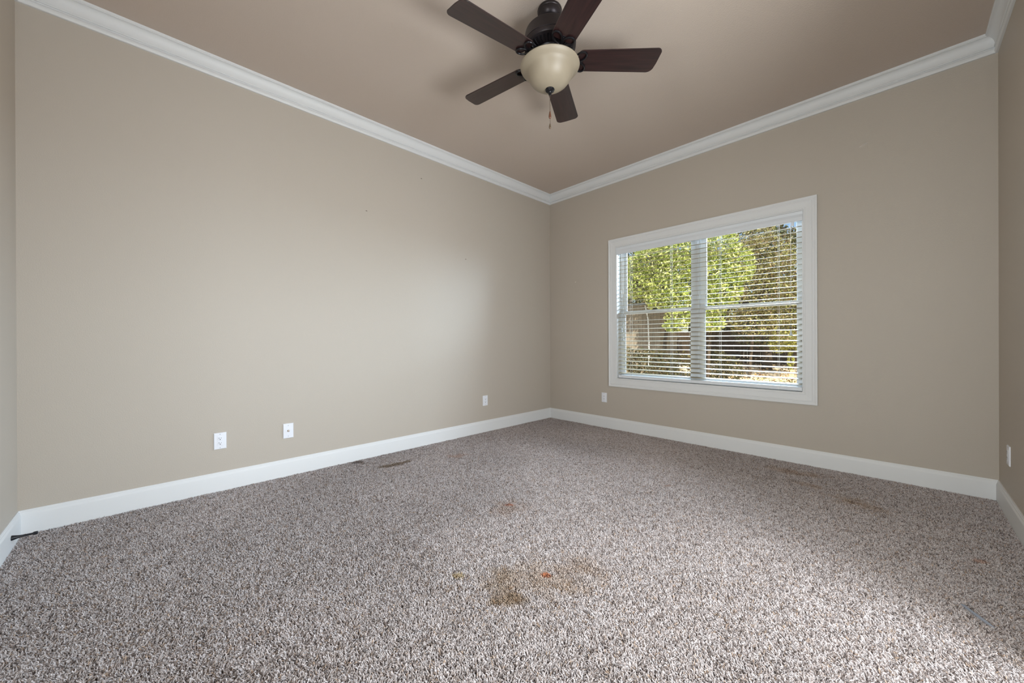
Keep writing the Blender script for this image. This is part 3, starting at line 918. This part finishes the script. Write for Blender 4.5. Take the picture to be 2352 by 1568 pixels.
plant('shrub', 'yellow sunlit shrub at the lower right of the window', 'shrub', (0.55, 13.3, GZ),
      [(0.4, 13.3, 1.05, 0.55, 0.4, 0.36), (0.8, 13.3, 0.95, 0.3, 0.35, 0.34), (0.15, 13.3, 0.85, 0.35, 0.35, 0.3), (0.5, 13.3, 0.3, 0.10, 0.1, 0.4)], 2200, 0.11, 'yellow', None, GS)
plant('shrub', 'green shrub beside the yellow shrub, at the window right edge', 'shrub', (1.75, 12.6, GZ),
      [(1.7, 12.5, 0.75, 0.35, 0.35, 0.4), (1.95, 12.5, 0.8, 0.4, 0.35, 0.5), (1.85, 12.5, 0.1, 0.25, 0.25, 0.4)], 1500, 0.11, 'blue', None, GS)
plant('shrub', 'low dark ivy shrub in front of the shed, at the lower left of the window', 'shrub', (-2.4, 6.6, GZ),
      [(-2.6, 6.6, 0.25, 0.7, 0.3, 0.62), (-1.9, 6.6, 0.22, 0.6, 0.3, 0.60), (-1.4, 6.6, 0.20, 0.5, 0.3, 0.60), (-0.85, 6.6, 0.15, 0.45, 0.3, 0.60), (-3.3, 6.7, 0.25, 0.6, 0.3, 0.6)], 6500, 0.085, 'ivy', None, GS)
plant('shrub', 'low dark shrub straight below the window mullion', 'shrub', (-0.6, 9.8, GZ),
      [(-0.95, 9.8, 0.15, 0.45, 0.35, 0.6), (-0.55, 9.8, 0.05, 0.4, 0.35, 0.5)], 2600, 0.095, 'ivy', None, GS)
plant('shrub', 'small leafy weed on the sunlit ground, bottom right of the window', 'shrub', (1.0, 8.3, GZ),
      [(0.75, 8.3, -0.18, 0.3, 0.25, 0.22), (1.3, 8.2, -0.2, 0.3, 0.25, 0.2)], 260, 0.10, 'mixed', None, GS)

# wooden fence far behind
fence = thing('board_fence', 'dark weathered board fence behind the shrubs', 'fence', (-1.5, 17.2, GZ+0.15))
b = MB()
x = -9.0
while x < 6.5:
    w = random.uniform(0.125, 0.14)
    b.box((x+1.5, 0, 0.05), (x+1.5+w, 0.022, 1.75+random.uniform(-0.03, 0.03)))
    x += w + random.choice((0.004, 0.006, 0.012, 0.02))
o = b.build('boards', M['fence']); o.parent = fence
b = MB()
for z in (0.35, 1.35):
    b.box((-7.5, 0.022, z), (8.0, 0.06, z+0.09))
o = b.build('rails', M['fence']); o.parent = fence
for k in range(7):
    b = MB().box((-7.4+k*2.4, 0.06, 0.0), (-7.3+k*2.4, 0.16, 1.7))
    o = b.build('post', M['fence']); o.parent = fence

# shed on the left
SHB = (-3.12, 8.9, GZ)
shed = thing('garden_shed', 'grey-brown board shed behind the leaves at the left of the window', 'shed', SHB)
b = MB()
x = -2.2
while x < 0.55:
    w = 0.14
    top = 2.72 + 0.0*x
    b.box((x, -0.02 if int(x*50) % 2 else -0.012, 0.0), (min(x+w, 0.56), 0.03, top)); x += w + 0.006
b.box((-2.2, 0.03, 0.0), (0.56, 1.6, 2.7))
o = b.build('walls', M['shed']); o.parent = shed
b = MB()
b.sweep([[(x_, y_, z_) for x_, y_, z_ in ((xx, -0.06, 2.70), (xx, 0.8, 2.86), (xx, 1.68, 2.70), (xx, 1.68, 2.74), (xx, 0.8, 2.90), (xx, -0.06, 2.74))] for xx in (-2.35, 0.72)])
o = b.build('roof', M['roof']); o.parent = shed
b = MB().box((0.56, -0.03, 0), (0.64, 0.05, 2.66))
o = b.build('corner_board', M['shed']); o.parent = shed
# white pole leaning on the shed
PB = (-2.78, 8.72, GZ)
b = MB().tube([(0.0, -0.10, 0.0), (-0.02, -0.02, 1.4), (-0.07, 0.02, 2.2), (-0.18, 0.035, 2.70)], 0.022, 10)
o = b.build('white_pole', M['white_metal']); o.location = PB
tag(o, 'thin white pole leaning against the garden shed', 'pole')

# fallen leaves on the ground
n = 900
pts = np.stack([rng.uniform(-2.2, 1.15, n), rng.uniform(10.6, 16.8, n), np.full(n, GZ+0.10)], 1)
t_ = np.clip((pts[:, 1]-9.0)/6.0, 0, 1); pts[:, 2] += 0.22*t_*t_*(3-2*t_)
pal2 = np.array([c[:3] for c in (srgb(150, 110, 70), srgb(190, 160, 110), srgb(110, 84, 58), srgb(206, 186, 146))])
lt = leaf_mesh('fallen_leaves', pts, None, 0.10, pal2[rng.integers(0, 4, n)], None)
tag(lt, 'dry fallen leaves scattered over the yard', 'leaves', kind='stuff')
